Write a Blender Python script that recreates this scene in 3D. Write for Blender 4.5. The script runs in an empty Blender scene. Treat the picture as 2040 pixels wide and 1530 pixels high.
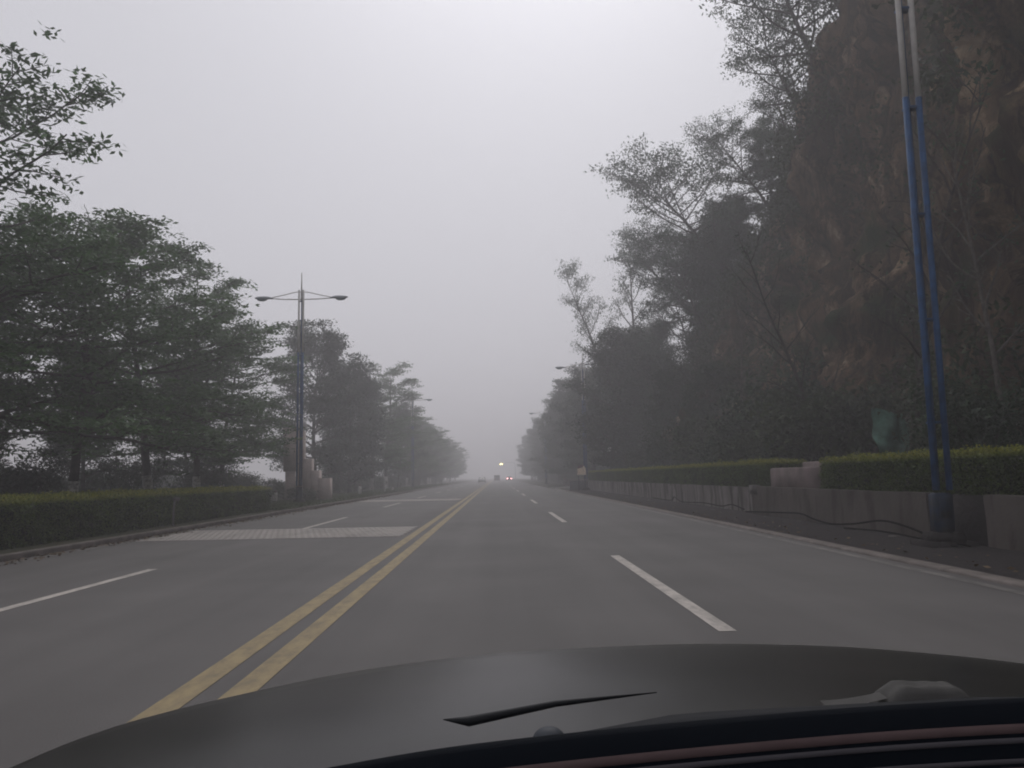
import bpy, math, random
import numpy as np
from mathutils import Vector, noise
R = math.radians
S = bpy.context.scene
COL = S.collection
# ------------------------------------------------------------------ camera
f, cx, cy, VX, VY = 1600., 1020., 765., 990., 950.
roll = R(0.9)
dv = np.array([(VX-cx)/f, (VY-cy)/f, 1.]); dv /= np.linalg.norm(dv)
up = np.array([-math.sin(roll), -math.cos(roll), 0.]); up -= dv*(up@dv); up /= np.linalg.norm(up)
xr = np.cross(dv, up)
M = np.array([xr, dv, up])            # rows: world axes written in camera axes (x right, y down, z forward)
right, down, fwd = M[:, 0], M[:, 1], M[:, 2]
cam = bpy.data.cameras.new('camera'); cam_o = bpy.data.objects.new('camera', cam); COL.objects.link(cam_o)
cam.sensor_width = 36; cam.lens = 36*f/2040; cam.clip_start = .05; cam.clip_end = 4000
from mathutils import Matrix
mw = Matrix(((right[0], -down[0], -fwd[0], 0), (right[1], -down[1], -fwd[1], 0), (right[2], -down[2], -fwd[2], 1.4), (0, 0, 0, 1)))
cam_o.matrix_world = mw
S.camera = cam_o
# ------------------------------------------------------------------ light
w = bpy.data.worlds.new('World'); S.world = w; w.use_nodes = True
nt = w.node_tree; bg = nt.nodes['Background']
sky = nt.nodes.new('ShaderNodeTexSky'); sky.sky_type = 'NISHITA'; sky.sun_disc = False
SUN_EL, SUN_AZ = 50, 6
sky.sun_elevation = R(SUN_EL); sky.sun_rotation = R(SUN_AZ); sky.dust_density = 6; sky.air_density = 1.2
hs = nt.nodes.new('ShaderNodeHueSaturation'); hs.inputs['Saturation'].default_value = .14
nt.links.new(sky.outputs[0], hs.inputs['Color'])
tint = nt.nodes.new('ShaderNodeMixRGB'); tint.blend_type = 'MULTIPLY'; tint.inputs[0].default_value = 1
tint.inputs[2].default_value = (.985, .985, 1.05, 1)
ovc = nt.nodes.new('ShaderNodeMixRGB'); ovc.inputs[0].default_value = .76; ovc.inputs[2].default_value = (8.2, 8.2, 8.3, 1)   # overcast layer
nt.links.new(hs.outputs[0], ovc.inputs[1]); nt.links.new(ovc.outputs[0], tint.inputs[1]); nt.links.new(tint.outputs[0], bg.inputs[0])
bg.inputs[1].default_value = .081
sun = bpy.data.lights.new('sun', 'SUN'); sun.energy = .75; sun.angle = R(40); sun.color = (1, .97, .93)
so = bpy.data.objects.new('sun', sun); COL.objects.link(so)
so.rotation_euler = (R(90-SUN_EL), 0, R(180-SUN_AZ))
S.view_settings.view_transform = 'Standard'; S.view_settings.look = 'None'
S.view_settings.gamma = 1; S.view_settings.exposure = 0
S.view_settings.use_curve_mapping = False
S.render.engine = 'CYCLES'
S.cycles.use_denoising = True
S.cycles.max_bounces = 6; S.cycles.diffuse_bounces = 3; S.cycles.volume_bounces = 5
S.cycles.transmission_bounces = 3; S.cycles.glossy_bounces = 2; S.cycles.transparent_max_bounces = 8
S.cycles.volume_step_rate = 4
S.cycles.filter_width = 1.9
rng = np.random.default_rng(7); random.seed(7)

# ------------------------------------------------------------------ helpers
def mat(name, color, rough=.8, spec=.3, metal=0., noise_amt=0., noise_scale=3., color2=None, emit=None, es=0., transl=0., bump=0., bump_scale=20., island=0.):
    m = bpy.data.materials.new(name); m.use_nodes = True
    n = m.node_tree; b = n.nodes['Principled BSDF']
    b.inputs['Base Color'].default_value = (*color, 1); b.inputs['Roughness'].default_value = rough
    b.inputs['Specular IOR Level'].default_value = spec; b.inputs['Metallic'].default_value = metal
    if emit: b.inputs['Emission Color'].default_value = (*emit, 1); b.inputs['Emission Strength'].default_value = es
    src = None
    if noise_amt or color2:
        tc = n.nodes.new('ShaderNodeTexCoord'); nz = n.nodes.new('ShaderNodeTexNoise')
        nz.inputs['Scale'].default_value = noise_scale; nz.inputs['Detail'].default_value = 6
        n.links.new(tc.outputs['Object'], nz.inputs['Vector'])
        cr = n.nodes.new('ShaderNodeValToRGB'); c2 = color2 or tuple(c*(1-noise_amt) for c in color)
        cr.color_ramp.elements[0].position = .35; cr.color_ramp.elements[1].position = .65
        cr.color_ramp.elements[0].color = (*c2, 1); cr.color_ramp.elements[1].color = (*color, 1)
        n.links.new(nz.outputs['Fac'], cr.inputs[0]); src = cr.outputs[0]
    if island:
        g = n.nodes.new('ShaderNodeNewGeometry'); mr = n.nodes.new('ShaderNodeMapRange')
        mr.inputs['To Min'].default_value = 1-island; mr.inputs['To Max'].default_value = 1+island
        n.links.new(g.outputs['Random Per Island'], mr.inputs['Value'])
        mx = n.nodes.new('ShaderNodeVectorMath'); mx.operation = 'SCALE'
        if src: n.links.new(src, mx.inputs[0])
        else: mx.inputs[0].default_value = color
        n.links.new(mr.outputs[0], mx.inputs['Scale']); src = mx.outputs[0]
    if src: n.links.new(src, b.inputs['Base Color'])
    if bump:
        tc = n.nodes.new('ShaderNodeTexCoord'); nz = n.nodes.new('ShaderNodeTexNoise'); nz.inputs['Scale'].default_value = bump_scale
        nz.inputs['Detail'].default_value = 8
        n.links.new(tc.outputs['Object'], nz.inputs['Vector'])
        bp = n.nodes.new('ShaderNodeBump'); bp.inputs['Strength'].default_value = bump; bp.inputs['Distance'].default_value = .05
        n.links.new(nz.outputs['Fac'], bp.inputs['Height']); n.links.new(bp.outputs[0], b.inputs['Normal'])
    if transl:
        tr = n.nodes.new('ShaderNodeBsdfTranslucent'); ms = n.nodes.new('ShaderNodeMixShader'); ms.inputs[0].default_value = transl
        if src: n.links.new(src, tr.inputs[0])
        else: tr.inputs[0].default_value = (*color, 1)
        n.links.new(b.outputs[0], ms.inputs[1]); n.links.new(tr.outputs[0], ms.inputs[2])
        n.links.new(ms.outputs[0], n.nodes['Material Output'].inputs['Surface'])
    return m

class MB:
    def __init__(s): s.v = []; s.f = []; s.n = 0
    def add(s, v, fc):
        v = np.asarray(v, float); fc = np.asarray(fc, int)
        s.v.append(v); s.f.append(fc + s.n); s.n += len(v); return s
    def box(s, a, b, taper=0., bev=0.):
        (x0, y0, z0), (x1, y1, z1) = a, b
        if bev:
            bm = min(bev, .45*(x1-x0), .45*(y1-y0), .45*(z1-z0)); o = bm
            vs = []; 
            lv = [(z0, o), (z0+o, 0), (z1-o, 0), (z1, o)]
            for z, i in lv:
                vs += [(x0+i+o*(i == 0)*0, y0+i, z), (x1-i, y0+i, z), (x1-i, y1-i, z), (x0+i, y1-i, z)]
            fs = [(3, 2, 1, 0)] + [(k*4+j, k*4+(j+1) % 4, k*4+4+(j+1) % 4, k*4+4+j) for k in range(3) for j in range(4)] + [(12, 13, 14, 15)]
            return s.add(vs, fs)
        t = taper
        vs = [(x0, y0, z0), (x1, y0, z0), (x1, y1, z0), (x0, y1, z0), (x0+t, y0+t, z1), (x1-t, y0+t, z1), (x1-t, y1-t, z1), (x0+t, y1-t, z1)]
        return s.add(vs, [(3, 2, 1, 0), (4, 5, 6, 7), (0, 1, 5, 4), (1, 2, 6, 5), (2, 3, 7, 6), (3, 0, 4, 7)])
    def tube(s, pts, rad, n=8, cap=True):
        pts = np.asarray(pts, float); k = len(pts)
        rad = np.full(k, rad) if np.isscalar(rad) else np.asarray(rad, float)
        t = np.gradient(pts, axis=0); t /= np.linalg.norm(t, axis=1)[:, None]+1e-9
        ref = np.where(np.abs(t[:, 2:3]) > .9, np.array([[1., 0, 0]]), np.array([[0, 0, 1.]]))
        if abs(t[0, 2]) > .7: ref = np.tile([[1., 0, 0]], (k, 1))
        u = np.cross(t, ref); u /= np.linalg.norm(u, axis=1)[:, None]+1e-9; v = np.cross(t, u)
        a = np.linspace(0, 2*math.pi, n, endpoint=False)
        ring = pts[:, None]+rad[:, None, None]*(np.cos(a)[None, :, None]*u[:, None]+np.sin(a)[None, :, None]*v[:, None])
        i = np.arange(k-1)[:, None]*n; j = np.arange(n)[None]
        fc = np.stack([i+j, i+(j+1) % n, i+n+(j+1) % n, i+n+j], -1).reshape(-1, 4)
        vs = ring.reshape(-1, 3)
        if cap:
            c = len(vs); vs = np.vstack([vs, pts[:1], pts[-1:]])
            f2 = [(c, (q+1) % n, q, q) for q in range(n)] + [(c+1, (k-1)*n+q, (k-1)*n+(q+1) % n, (k-1)*n+(q+1) % n) for q in range(n)]
            fc = np.vstack([fc, f2])
        return s.add(vs, fc)
    def ell(s, c, r, nu=16, nv=10):
        th = np.linspace(0, math.pi, nv+1); ph = np.linspace(0, 2*math.pi, nu, endpoint=False)
        P = np.stack([np.sin(th)[:, None]*np.cos(ph), np.sin(th)[:, None]*np.sin(ph), np.cos(th)[:, None]*np.ones(nu)], -1)*np.array(r)+np.array(c)
        i = np.arange(nv)[:, None]*nu; j = np.arange(nu)[None]
        fc = np.stack([i+j, i+nu+j, i+nu+(j+1) % nu, i+(j+1) % nu], -1).reshape(-1, 4)
        return s.add(P.reshape(-1, 3), fc)
    def grid(s, P):
        P = np.asarray(P, float); a, b = P.shape[:2]
        i = np.arange(a-1)[:, None]*b; j = np.arange(b-1)[None]
        return s.add(P.reshape(-1, 3), np.stack([i+j, i+b+j, i+b+j+1, i+j+1], -1).reshape(-1, 4))
    def prism(s, poly, a, b, axis=0):
        n = len(poly); vs = []
        for q in (a, b):
            for (p, z) in poly: vs.append((q, p, z) if axis == 0 else (p, q, z))
        s.add(vs, [(i, (i+1) % n, n+(i+1) % n, n+i) for i in range(n)])
        c0 = np.mean(poly, 0)
        for k, q in enumerate((a, b)):
            cc = (q, c0[0], c0[1]) if axis == 0 else (c0[0], q, c0[1])
            vv = [vs[k*n+i] for i in range(n)]+[cc]
            s.add(vv, [((i+1) % n, i, n, n) if k == 0 else (i, (i+1) % n, n, n) for i in range(n)])
        return s
    def mesh(s, name, smooth=False):
        v = np.vstack(s.v); fc = np.vstack(s.f)
        me = bpy.data.meshes.new(name)
        tri = fc[:, 2] == fc[:, 3]
        cnt = np.where(tri, 3, 4); start = np.concatenate([[0], np.cumsum(cnt)[:-1]])
        keep = np.ones(fc.shape, bool); keep[tri, 3] = False
        me.vertices.add(len(v)); me.vertices.foreach_set('co', v.ravel())
        me.loops.add(int(cnt.sum())); me.loops.foreach_set('vertex_index', fc[keep].astype(np.int32))
        me.polygons.add(len(fc)); me.polygons.foreach_set('loop_start', start.astype(np.int32))
        me.update(calc_edges=True); me.validate()
        if smooth: me.polygons.foreach_set('use_smooth', [True]*len(me.polygons))
        return me

def put(name, mb, m, parent=None, smooth=False, label=None, cat=None, group=None, kind=None, loc=None, rz=0):
    me = mb.mesh(name, smooth) if isinstance(mb, MB) else mb
    if not me.materials: me.materials.append(m)
    o = bpy.data.objects.new(name, me); COL.objects.link(o)
    if parent: o.parent = parent
    if loc: o.location = loc
    if rz: o.rotation_euler.z = rz
    tag(o, label, cat, group, kind); return o
def tag(o, label=None, cat=None, group=None, kind=None):
    for k, v in (('label', label), ('category', cat), ('group', group), ('kind', kind)):
        if v: o[k] = v
def thing(name, label, cat, loc=(0, 0, 0), rz=0, group=None):
    o = bpy.data.objects.new(name, None); COL.objects.link(o); o.location = loc; o.rotation_euler.z = rz
    o.empty_display_size = .3
    tag(o, label, cat, group); return o
def kids(o): return [c for c in bpy.data.objects if c.parent == o]
def dup(root, label, loc, rz=0, sc=1., group=None):
    r = root.copy(); COL.objects.link(r); r.location = loc; r.rotation_euler.z = rz; r.scale = (sc, sc, sc) if np.isscalar(sc) else sc
    r['label'] = label
    if group: r['group'] = group
    for ch in KIDS.get(root.name, None) or kids(root):
        c = ch.copy(); COL.objects.link(c); c.parent = r
        for g in kids(ch):
            d = g.copy(); COL.objects.link(d); d.parent = c
    return r
KIDS = {}

def leaves(anchors, per, spread, size, width, tilt=.5, droop=0., seed=0, zsq=.35):
    """diamond leaves scattered round anchor points -> MB"""
    r = np.random.default_rng(seed); A = np.repeat(np.asarray(anchors), per, 0); n = len(A)
    off = np.clip(r.normal(size=(n, 3)), -1.9, 1.9)*spread; off[:, 2] *= zsq
    C = A+off
    az = r.uniform(0, 2*math.pi, n); el = r.normal(size=n)*tilt-droop
    d = np.stack([np.cos(az)*np.cos(el), np.sin(az)*np.cos(el), np.sin(el)], 1)
    s_ = np.cross(d, r.normal(size=(n, 3))*.5+[0, 0, 1.]); s_ /= np.linalg.norm(s_, axis=1)[:, None]
    L = size*r.uniform(.65, 1.3, n)[:, None]; W = width*r.uniform(.7, 1.2, n)[:, None]
    V = np.stack([C-d*L*.5, C+s_*W*.5-d*L*.05, C+d*L*.5, C-s_*W*.5-d*L*.05], 1).reshape(-1, 3)
    F = np.arange(n*4).reshape(-1, 4)
    return V, F

def wob(p0, d, L, n, r, bend=(0, 0, 0), jit=.06):
    p = np.array(p0, float); d = np.array(d, float); d /= np.linalg.norm(d); out = [p.copy()]
    for i in range(n):
        d = d+np.array(bend)/n+r.normal(size=3)*jit; d /= np.linalg.norm(d)
        p = p+d*L/n; out.append(p.copy())
    return np.array(out)

def tree_mesh(seed, H, R0, first, nl, crown, up0=.15, up1=1.0, per=12, leaf=.2, lw=.09, spread=.3, lean=(0, 0), env=None, sub=6, tw=3, droop=0., limbbend=(0, 0, .25), zsq=.35, tilt=.5, bare=0., whorl=0, low=1.):
    r = np.random.default_rng(seed); wood = MB(); anch = []
    tr = wob((0, 0, -.15), (lean[0], lean[1], 1), H*1.0, 14, r, jit=.035)
    k = len(tr); rad = R0*(1-np.linspace(0, 1, k)**1.1*.88); rad[0] *= 1.35
    wood.tube(tr, rad, 9, cap=False)
    cum = np.linspace(0, 1, k)
    for i in range(nl):
        t = first+(1-first)*((i+r.uniform(.1, .9))/nl)**.9; t = min(t, .99)
        if whorl: lv = int(i/nl*whorl); t = first+(1-first)*(lv+r.uniform(-.09, .09)+.15)/whorl; t = min(max(t, first), .99)
        base = np.array([np.interp(t, cum, tr[:, q]) for q in range(3)])
        az = i*2.4+r.uniform(-.5, .5); u = (t-first)/(1-first)
        e = env(u) if env else math.sin(math.pi*min(1, (.22+.78*(1-u)))**.8)*.85+.2
        L = crown*e*r.uniform(.75, 1.15); el = up0+(up1-up0)*u+r.normal()*.08
        d = (math.cos(az)*math.cos(el), math.sin(az)*math.cos(el), math.sin(el))
        limb = wob(base, d, L, 7, r, bend=limbbend, jit=.09)
        rr = np.interp(t, cum, rad)*.5
        wood.tube(limb, rr*(1-np.linspace(0, 1, 8)*.85)+.012, 6, cap=False)
        for j in range(sub):
            s = .3+.7*(j+r.uniform(0, 1))/sub; s = min(s, 1)
            q = np.array([np.interp(s, np.linspace(0, 1, 8), limb[:, c]) for c in range(3)])
            a2 = az+(1 if j % 2 else -1)*r.uniform(.4, 1.2); l2 = L*r.uniform(.18, .4)*(1.25-s*.6)
            e2 = el*.6+r.normal()*.2+.08
            br = wob(q, (math.cos(a2)*math.cos(e2), math.sin(a2)*math.cos(e2), math.sin(e2)), l2, 4, r, bend=limbbend, jit=.12)
            wood.tube(br, np.linspace(rr*.35+.006, .011, 5), 4, cap=False)
            for m_ in range(tw):
                if r.uniform() < bare: continue
                q2 = br[min(4, 2+m_)]+r.normal(size=3)*np.array([.3, .3, .1])*l2*.2
                anch.append(q2)
                if low > 1 and r.uniform() < (low-1)*(1-u): anch.append(q2+r.normal(size=3)*np.array([.5, .5, .35]))
    anch = np.array(anch); anch = anch[anch[:, 2] < np.sort(anch[:, 2])[int(len(anch)*.992)]]
    V, F = leaves(anch, per, spread, leaf, lw, tilt, droop, seed+1, zsq)
    return wood, MB().add(V, F), tr, rad

def bush_mesh(seed, rx, ry, h, n, leaf, lw, lobes=9, stem=True):
    r = np.random.default_rng(seed); wood = MB(); anch = []
    for i in range(lobes):
        a = r.uniform(0, 6.28); q = r.uniform(0, .75)**.5
        c = np.array([math.cos(a)*q*rx*.7, math.sin(a)*q*ry*.7, h*r.uniform(.3, .78)])
        wood.tube(wob((0, 0, 0), c+1e-3, np.linalg.norm(c), 5, r, jit=.08), np.linspace(.035*h/2+.01, .01, 6), 5, cap=False)
        rr = np.array([rx*.5, ry*.5, h*.28])*r.uniform(.7, 1.15)
        m = n//lobes//6
        P = r.normal(size=(m, 3)); P /= np.linalg.norm(P, axis=1)[:, None]; P *= r.uniform(.25, 1.05, (m, 1))**.5
        P = c+P*rr; P[:, 2] = np.maximum(P[:, 2], .05)
        anch.append(P)
    V, F = leaves(np.vstack(anch), 6, leaf*.9, leaf, lw, .6, .1, seed, .8)
    return wood, MB().add(V, F)

# ------------------------------------------------------------------ materials
def leafmat(name, c, c2, isl=.35, tr=.3):
    return mat(name, c, .6, .25, color2=c2, noise_scale=.8, transl=tr, island=isl)
L_left = leafmat('leaf_soft_green', (.085, .16, .055), (.04, .085, .028))
L_dark = leafmat('leaf_dark', (.03, .06, .024), (.014, .029, .012))
L_right = leafmat('leaf_grey_green', (.055, .1, .052), (.028, .054, .03))
L_bush = leafmat('leaf_bush', (.05, .07, .028), (.022, .034, .016))
M_bark = mat('bark', (.06, .05, .042), .9, .2, color2=(.03, .026, .023), noise_scale=6, bump=.5, bump_scale=14)
M_bark_pale = mat('bark_pale', (.13, .115, .1), .9, .2, color2=(.06, .052, .045), noise_scale=5, bump=.4)
M_limewash = mat('limewash', (.62, .6, .57), .9, .1, color2=(.25, .24, .22), noise_scale=9)

def asphalt():
    m = bpy.data.materials.new('asphalt'); m.use_nodes = True; n = m.node_tree; b = n.nodes['Principled BSDF']
    N = n.nodes.new; lk = n.links.new
    tc = N('ShaderNodeTexCoord'); sp = N('ShaderNodeSeparateXYZ'); lk(tc.outputs['Object'], sp.inputs[0])
    mp = N('ShaderNodeMapping'); mp.inputs['Scale'].default_value = (1.1, .022, 1); lk(tc.outputs['Object'], mp.inputs[0])
    n1 = N('ShaderNodeTexNoise'); n1.inputs['Scale'].default_value = 1; n1.inputs['Detail'].default_value = 5; lk(mp.outputs[0], n1.inputs['Vector'])
    n2 = N('ShaderNodeTexNoise'); n2.inputs['Scale'].default_value = .35; n2.inputs['Detail'].default_value = 8; lk(tc.outputs['Object'], n2.inputs['Vector'])
    n3 = N('ShaderNodeTexNoise'); n3.inputs['Scale'].default_value = 60; n3.inputs['Detail'].default_value = 3; lk(tc.outputs['Object'], n3.inputs['Vector'])
    a = N('ShaderNodeMath'); a.operation = 'ADD'; lk(n1.outputs[0], a.inputs[0]); lk(n2.outputs[0], a.inputs[1])
    a2 = N('ShaderNodeMath'); a2.operation = 'MULTIPLY_ADD'; lk(n3.outputs[0], a2.inputs[0]); a2.inputs[1].default_value = .35; lk(a.outputs[0], a2.inputs[2])
    cr = N('ShaderNodeValToRGB'); cr.color_ramp.elements[0].position = .38; cr.color_ramp.elements[1].position = .8
    cr.color_ramp.elements[0].color = (.067, .062, .06, 1); cr.color_ramp.elements[1].color = (.132, .123, .118, 1)
    dv_ = N('ShaderNodeMath'); dv_.operation = 'MULTIPLY'; dv_.inputs[1].default_value = .5; lk(a2.outputs[0], dv_.inputs[0]); lk(dv_.outputs[0], cr.inputs[0])
    lk(cr.outputs[0], b.inputs['Base Color']); b.inputs['Roughness'].default_value = .75; b.inputs['Specular IOR Level'].default_value = .35
    bp = N('ShaderNodeBump'); bp.inputs['Strength'].default_value = .25; bp.inputs['Distance'].default_value = .01
    lk(n3.outputs[0], bp.inputs['Height']); lk(bp.outputs[0], b.inputs['Normal'])
    return m
def paint(name, c, wear=.45, sc=7, base=(.07, .067, .065), amt=.52):
    m = bpy.data.materials.new(name); m.use_nodes = True; n = m.node_tree; b = n.nodes['Principled BSDF']
    N = n.nodes.new; lk = n.links.new; tc = N('ShaderNodeTexCoord')
    mp = N('ShaderNodeMapping'); mp.inputs['Scale'].default_value = (1, .35, 1); lk(tc.outputs['Object'], mp.inputs[0])
    nz = N('ShaderNodeTexNoise'); nz.inputs['Scale'].default_value = sc; nz.inputs['Detail'].default_value = 9; nz.inputs['Roughness'].default_value = .7
    lk(mp.outputs[0], nz.inputs['Vector'])
    cr = N('ShaderNodeValToRGB'); cr.color_ramp.elements[0].position = amt-.12; cr.color_ramp.elements[1].position = amt+.1
    cr.color_ramp.elements[0].color = (*c, 1); cr.color_ramp.elements[1].color = (*[c[i]*(1-wear)+base[i]*wear for i in range(3)], 1)
    lk(nz.outputs[0], cr.inputs[0]); lk(cr.outputs[0], b.inputs['Base Color']); b.inputs['Roughness'].default_value = .7
    b.inputs['Specular IOR Level'].default_value = .3
    return m
M_asph = asphalt()
M_white = paint('road_white', (.52, .475, .43))
M_yellow = paint('road_yellow', (.33, .255, .135))
M_strip = paint('strip_white', (.4, .365, .34), .35, 1.2, amt=.58)
M_strip_b = paint('strip_base', (.38, .345, .32), .35, 1.2, amt=.58)
M_conc = mat('concrete', (.13, .12, .112), .9, .2, color2=(.075, .068, .062), noise_scale=1.1, bump=.5, bump_scale=7)
M_conc_l = mat('concrete_light', (.17, .16, .155), .9, .2, color2=(.085, .078, .073), noise_scale=1.3, bump=.4, bump_scale=7)
M_kerb = mat('kerb_stone', (.19, .165, .15), .85, .2, color2=(.12, .105, .095), noise_scale=2.5, bump=.3)
M_dirt_shade = mat('dirt_and_shade', (.034, .029, .029), .95, .1, color2=(.03, .027, .027), noise_scale=2.2, bump=.8, bump_scale=9)
M_soil = mat('soil', (.055, .05, .032), .95, .1, color2=(.03, .036, .02), noise_scale=1.5, bump=.8, bump_scale=5)
M_blue = mat('blue_paint', (.017, .072, .185), .6, .25, noise_amt=.4, noise_scale=5)
M_blue_shade = mat('blue_paint_shaded', (.012, .026, .055), .7, .2, color2=(.02, .022, .026), noise_scale=5)  # darkened blue: shadow at the post foot is put into the colour
M_wpole = mat('white_paint', (.5, .48, .45), .5, .4, noise_amt=.2, noise_scale=5)
M_grey = mat('grey_metal', (.25, .27, .3), .4, .5, metal=.3)
M_glass = mat('lamp_glass', (.05, .1, .12), .12, .6)
M_black = mat('black_rubber', (.008, .009, .011), .7, .2)
M_cable = mat('cable', (.008, .007, .007), .95, .02)
M_pink = mat('pink_concrete', (.19, .15, .145), .9, .15, color2=(.11, .088, .084), noise_scale=1.4, bump=.3)

# ------------------------------------------------------------------ setting
def strip(name, xs, y0, y1, zs, m, step=4., kind='structure', jit=0.):
    ys = np.arange(y0, y1+1e-6, step); P = np.zeros((len(ys), len(xs), 3))
    P[..., 0] = np.array(xs)[None]; P[..., 1] = ys[:, None]; P[..., 2] = np.array(zs)[None]
    if jit: P[:, 1:-1, 0] += rng.normal(size=(len(ys), len(xs)-2))*jit
    b = MB(); b.grid(P[:, ::-1] if False else P.transpose(1, 0, 2)); return put(name, b, m, kind=kind)
put('ground', MB().grid(np.array([[[x, y, -.35] for y in (-55, 1490)] for x in (-590, 590)], float)), M_soil, kind='structure')
strip('road', [-9.2, 0, 6.1], -50, 1480, [0, 0, 0], M_asph, 30)
strip('right_shoulder', [6.35, 7.0, 7.8, 8.9], -20, 81, [.015, -.02, .03, .05], M_dirt_shade, 1., jit=.08)
strip('right_verge', [6.3, 8.2, 14], 96, 1480, [.1, .12, .12], M_soil, 8)
strip('side_road', [6.05, 9, 40], 81.2, 95.8, [-.004, -.004, -.004], M_asph, 7.3)
strip('left_verge', [-9.38, -10.5, -14, -60][::-1], -50, 1480, [.11, .12, .1, .1][::-1], M_soil, 10)
b = MB(); b.box((6.1, -40, -.1), (6.36, 81, .045), bev=.02); b.box((6.1, 97, -.1), (6.3, 1400, .11), bev=.02)
put('right_kerb', b, M_kerb, kind='structure')
b = MB(); b.box((-9.38, -40, -.1), (-9.18, 1400, .12), bev=.02); put('left_kerb', b, M_kerb, kind='structure')
def flat(b, x0, x1, y0, y1, z=.004): b.add([(x0, y0, z), (x1, y0, z), (x1, y1, z), (x0, y1, z)], [(0, 1, 2, 3)])
b = MB(); yy = -20
for y in np.arange(-20, 1000, 20.):
    flat(b, -1.83, -1.63, y, y+20); flat(b, -2.2, -2.0, y, y+20)
put('yellow_centre_lines', b, M_yellow, kind='structure')
b = MB()
for y in np.arange(7.3, 800, 17.3): flat(b, 1.95, 2.11, y, y+6.9)
for y in np.arange(6.5, 800, 17.): flat(b, -5.72, -5.57, y, y+7.)
put('white_lane_dashes', b, M_white, kind='structure')
b = MB()
flat(b, 5.78, 5.93, -20, 81); flat(b, 5.78, 5.93, 97, 900)
flat(b, -8.98, -8.84, -20, 900)
put('white_edge_lines', b, paint('edge_white', (.2, .185, .17), .8, 5, amt=.5), kind='structure')
def band(y0, y1, label):
    t = thing('rumble_strip', label, 'rumble strip')
    b = MB(); ny = max(6, int((y1-y0)/.3)); st = (y1-y0)/ny
    for k in range(ny):
        for x in np.arange(-8.72 if k % 2 else -8.8, -2.45, .16):
            b.box((x, y0+st*k, -.02), (x+.145, y0+st*k+st*.88, .009))
    put('raised_blocks', b, M_strip, t)
    b = MB(); flat(b, -8.8, -2.4, y0-.05, y1+.05, .005); put('painted_ground', b, M_strip_b, t)
band(20.0, 23.8, 'nearer pale rumble strip of small blocks across the left lanes')
band(50.6, 54.2, 'farther pale rumble strip across the left lanes, just past the blue lamp post')

# retaining wall near + far, with a recess behind the near lamp post
def wall(x, segs, z1, name, label, m, thick=.28, jit=.0):
    b = MB()
    for y0, y1 in segs:
        ys = np.arange(y0, y1+.01, .5); zs = np.array([-.1, .2, .5, z1-.1, z1])
        P = np.zeros((len(ys), 5, 3)); P[..., 1] = ys[:, None]; P[..., 2] = zs[None]
        for i, y in enumerate(ys):
            for j, z in enumerate(zs):
                P[i, j, 0] = x+.03*noise.noise(Vector((y*.7, z*2, 3)))*jit+(-.0 if j < 3 else -.02*(j == 4 or j == 3))
                P[i, j, 2] += .02*noise.noise(Vector((y*.4, 9, 1)))*(j > 2)
        b.grid(P)
        T = np.stack([P[:, -1], P[:, -1]+[thick, 0, 0]], 1); b.grid(T)
        for e in (0, -1):
            E_ = np.stack([P[e], P[e]+[thick, 0, 0]], 1); b.grid(E_)
    return put(name, b, m, label=label, cat='wall')
def stained(name, c, c2, dark):
    m = mat(name, c, .92, .15, color2=c2, noise_scale=.9, bump=.5, bump_scale=6)
    n = m.node_tree; N = n.nodes.new; lk = n.links.new; bs = n.nodes['Principled BSDF']
    src = bs.inputs['Base Color'].links[0].from_socket
    tc = N('ShaderNodeTexCoord'); mp = N('ShaderNodeMapping'); mp.inputs['Scale'].default_value = (1, 1.7, .35); lk(tc.outputs['Object'], mp.inputs[0])
    nz = N('ShaderNodeTexNoise'); nz.inputs['Scale'].default_value = 1.4; nz.inputs['Detail'].default_value = 7; lk(mp.outputs[0], nz.inputs['Vector'])
    cr = N('ShaderNodeValToRGB'); cr.color_ramp.elements[0].position = .5; cr.color_ramp.elements[1].position = .6
    cr.color_ramp.elements[0].color = (1, 1, 1, 1); cr.color_ramp.elements[1].color = (dark, dark*.97, dark*.94, 1)
    lk(nz.outputs[0], cr.inputs[0]); mx = N('ShaderNodeMixRGB'); mx.blend_type = 'MULTIPLY'; mx.inputs[0].default_value = 1
    lk(src, mx.inputs[1]); lk(cr.outputs[0], mx.inputs[2]); lk(mx.outputs[0], bs.inputs['Base Color'])
    return m
wall(8.5, [(3, 14.1), (15.9, 27.2)], .93, 'retaining_wall', 'low brown-stained concrete retaining wall on the right, nearest the camera', stained('wall_brown', (.115, .1, .09), (.08, .07, .062), .7))
wall(8.62, [(27.3, 77.9)], .9, 'retaining_wall', 'low pale streaked concrete retaining wall running on under the far hedge to the sign', stained('wall_pale', (.21, .19, .18), (.13, .115, .108), .38), jit=1)
b = MB(); b.box((8.525, 14.05, -.1), (8.9, 15.95, .91)); put('wall_recess', b, M_dirt_shade, label='dark recess in the wall behind the near lamp post', cat='recess')
b = MB()   # broken concrete lumps along the wall foot
for k in range(26):
    y = rng.uniform(12, 60); s = rng.uniform(.03, .11); x = rng.uniform(7.7, 8.35)
    b.ell((x, y, .02), (s*1.2, s*1.6, s*.6), 6, 4)
put('rubble', b, M_conc, kind='stuff', label='broken rubble along the foot of the right wall', cat='rubble')
# upper terrace behind the wall
P = np.zeros((60, 4, 3)); ys = np.linspace(-20, 80.9, 60)
for i, y in enumerate(ys): P[i] = [(8.9, y, .82), (10, y, .85), (12, y, 1.2), (15, y, 1.9)]
put('terrace', MB().grid(P), M_soil, kind='structure')

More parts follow.
